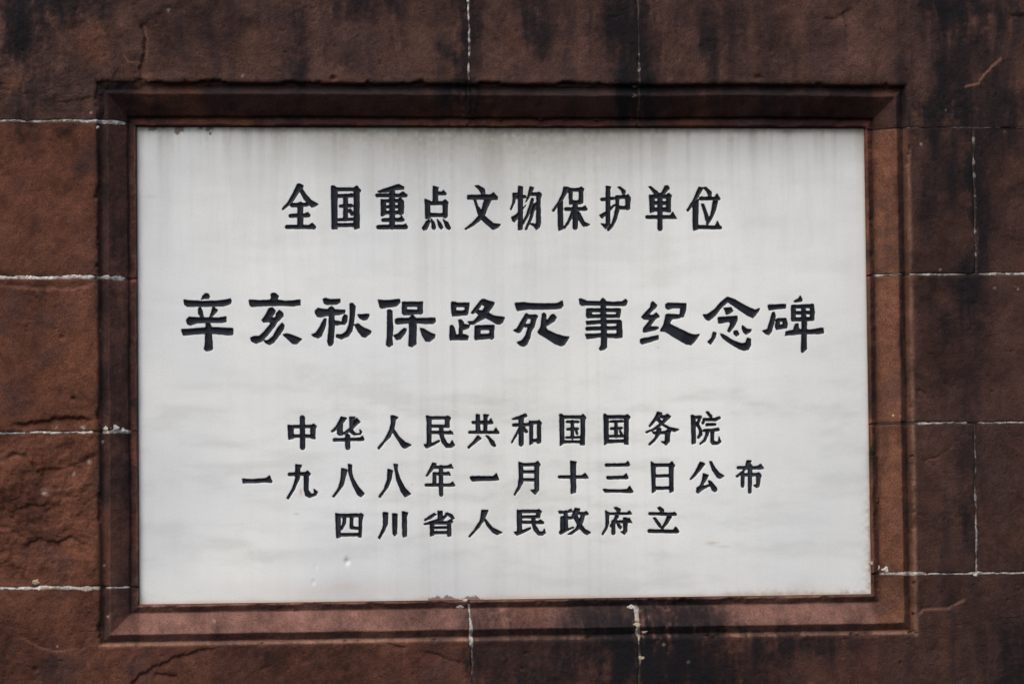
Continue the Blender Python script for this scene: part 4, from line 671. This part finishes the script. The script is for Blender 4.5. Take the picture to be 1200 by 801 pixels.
for a, b2, w in [(-418, -396, 3.0), (-388, -374, 7.0), (-360, -352, 3), (-352, -340, 6.0)]:
    q = sstep(X, a, a + 3) * (1 - sstep(X, b2 - 3, b2)) * (HZ - Z + edge_noise * 5 < w)
    c = mixc(c, (0.10, 0.045, 0.022), q * 0.8)
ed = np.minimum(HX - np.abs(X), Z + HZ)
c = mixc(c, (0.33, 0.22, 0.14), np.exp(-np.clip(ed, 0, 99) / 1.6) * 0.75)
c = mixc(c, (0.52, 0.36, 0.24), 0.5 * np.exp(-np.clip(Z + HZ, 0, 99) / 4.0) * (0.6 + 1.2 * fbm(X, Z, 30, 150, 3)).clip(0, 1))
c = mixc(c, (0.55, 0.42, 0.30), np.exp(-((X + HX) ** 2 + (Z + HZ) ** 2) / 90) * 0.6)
rust = 5 * np.exp(-((X + 75) / 16) ** 2) + 3 * np.exp(-((X + 42) / 8) ** 2)
c = mixc(c, (0.16, 0.06, 0.035), (rust > 0.6) * (Z + HZ + 5 * edge_noise < rust) * 0.8)
# crumbling grey bedding at the lower right corner
rb = np.exp(-np.clip(HX - X, 0, 99) / 5.0) * sstep(-Z, 60, 240)
c = mixc(c, (0.36, 0.28, 0.21), np.clip(rb * (0.6 + 1.4 * edge_noise), 0, 0.85))
rb = np.exp(-np.clip(Z + HZ, 0, 99) / 3.5) * sstep(X, 200, 300)
c = mixc(c, (0.42, 0.33, 0.26), np.clip(rb * (0.5 + 1.6 * edge_noise), 0, 0.8))
for (px, pz), rx, rz, col in [((240, -214), 7, 1.3, (0.45, 0.30, 0.14)), ((253, -218), 7, 1.2, (0.62, 0.60, 0.54)), ((-243, -148), 1.6, 4, (0.62, 0.36, 0.32)), ((179, 17), 1.2, 1.2, (0.5, 0.5, 0.45)), ((-113, -141), 1, 1, (0.5, 0.45, 0.42)), ((-194, -258), 14, 3, (0.62, 0.56, 0.50)),
                             ((-248, -174), 3, 1.2, (0.58, 0.57, 0.55)), ((-190, -227), 3, 1.4, (0.42, 0.37, 0.33)), ((-188, -231), 2.4, 2, (0.85, 0.82, 0.8)), ((-229, -254), 2, 2, (0.82, 0.80, 0.78)), ((-416, 195), 9, 2, (0.6, 0.58, 0.53))]:
    c = mixc(c, col, 0.75 * np.exp(-((X - px) / rx) ** 2 - ((Z - pz) / rz) ** 2))
c = np.clip(c, 0.01, 0.86)
idx = np.arange(X.size).reshape(X.shape)
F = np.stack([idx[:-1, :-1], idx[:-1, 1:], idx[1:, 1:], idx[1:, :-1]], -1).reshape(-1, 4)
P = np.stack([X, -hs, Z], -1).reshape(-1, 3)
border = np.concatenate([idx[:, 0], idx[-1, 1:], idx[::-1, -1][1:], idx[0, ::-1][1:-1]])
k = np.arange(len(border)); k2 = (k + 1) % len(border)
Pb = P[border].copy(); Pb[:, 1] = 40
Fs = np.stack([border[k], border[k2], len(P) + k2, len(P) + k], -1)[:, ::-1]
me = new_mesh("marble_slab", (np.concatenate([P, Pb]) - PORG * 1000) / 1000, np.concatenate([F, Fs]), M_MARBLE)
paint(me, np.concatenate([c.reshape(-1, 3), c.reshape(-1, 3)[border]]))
link("marble_slab", me, plaque)

def contour_mesh(xs, zs, H, D):
    """marching squares over D<0; returns points (x, z, h) and triangles"""
    nj, ni = D.shape
    vid = {}; pts = []; tris = []
    def vert(j, i):
        key = (j, i)
        if key not in vid:
            vid[key] = len(pts); pts.append((xs[i], zs[j], H[j, i]))
        return vid[key]
    def cut(j, i, j2, i2):
        key = (j, i, j2, i2) if (j, i) < (j2, i2) else (j2, i2, j, i)
        if key not in vid:
            a, b2 = D[key[0], key[1]], D[key[2], key[3]]
            t = a / (a - b2)
            vid[key] = len(pts)
            pts.append((xs[key[1]] * (1 - t) + xs[key[3]] * t, zs[key[0]] * (1 - t) + zs[key[2]] * t, H[key[0], key[1]] * (1 - t) + H[key[2], key[3]] * t))
        return vid[key]
    neg = D < 0
    cnt = neg[:-1, :-1].astype(int) + neg[1:, :-1] + neg[:-1, 1:] + neg[1:, 1:]
    for j, i in np.argwhere(cnt > 0):
        cs = [(j, i), (j, i + 1), (j + 1, i + 1), (j + 1, i)]
        poly = []
        for a in range(4):
            p, q = cs[a], cs[(a + 1) % 4]
            if neg[p]: poly.append(vert(*p))
            if neg[p] != neg[q]: poly.append(cut(*p, *q))
        for a in range(1, len(poly) - 1): tris.append((poly[0], poly[a], poly[a + 1]))
    return np.array(pts), np.array(tris)
LINES = [(0, 10, "top line"), (10, 20, "large second line"), (20, 30, "third line"), (30, 42, "date line"), (42, 50, "bottom line")]
for gi, (ch, cx, cz, i0, i1, j0, j1, sub) in enumerate(cells):
    H = hs[j0:j1, i0:i1] + 0.07
    pts, tris = contour_mesh(sx[i0:i1], sz[j0:j1], H, sub)
    co = np.stack([pts[:, 0] - cx, -pts[:, 2], pts[:, 1] - cz], -1) / 1000
    me = new_mesh("character", co, tris, M_INK)
    deep = sstep(-pts[:, 2], 0.9, 1.6)                      # deepest grooves: worn dusty paint plus painted-in grey-blue light
    wear_sheen = np.clip(0.35 + 1.3 * fbm(pts[:, 0], pts[:, 1], 16, 140, 3) + 0.9 * fbm(pts[:, 0], pts[:, 1], 4, 141, 2), 0, 1) * deep * (0.15 if gi < 10 else 0.25 if gi < 20 else 0.6)
    paint(me, np.array([0.0035, 0.0045, 0.009]) + (np.array([0.040, 0.045, 0.060]) - np.array([0.0035, 0.0045, 0.009])) * wear_sheen[:, None])
    o = link("character", me, plaque, (cx / 1000, 0, cz / 1000 - PORG[2]))
    o["label"] = "black carved character " + ch + " in the " + [l for a, b2, l in LINES if a <= gi < b2][0]

# ------------------------------------------------------------------ a tuft of moss between the plaque and the right jamb
rs = np.random.RandomState(9)
co = []; fa = []
(mx_, mz_) = (422, -109)
for i in range(420):
    x = 431.5 + rs.normal() * 1.0; z = mz_ + rs.normal() * 7; y = -(3 + rs.rand() * 5)
    a = rs.rand() * 6.28; l = 1.1 + rs.rand() * 1.2; b2 = len(co)
    tx, tz = math.cos(a) * l, math.sin(a) * l
    co += [(x - 0.35, y + 2, z), (x + 0.35, y + 2, z), (x + tx, y - 1.2 * rs.rand(), z + tz)]
    fa.append((b2, b2 + 1, b2 + 2))
co = np.array(co); cen = np.array([431.5, 0, mz_])
me = new_mesh("moss_tuft", (co - cen) / 1000, np.array(fa), M_MOSS, smooth=False)
o = link("moss_tuft", me, None, tuple(cen / 1000))
o["label"] = "tiny green moss tuft in the gap right of the white plaque"
o["category"] = "moss"
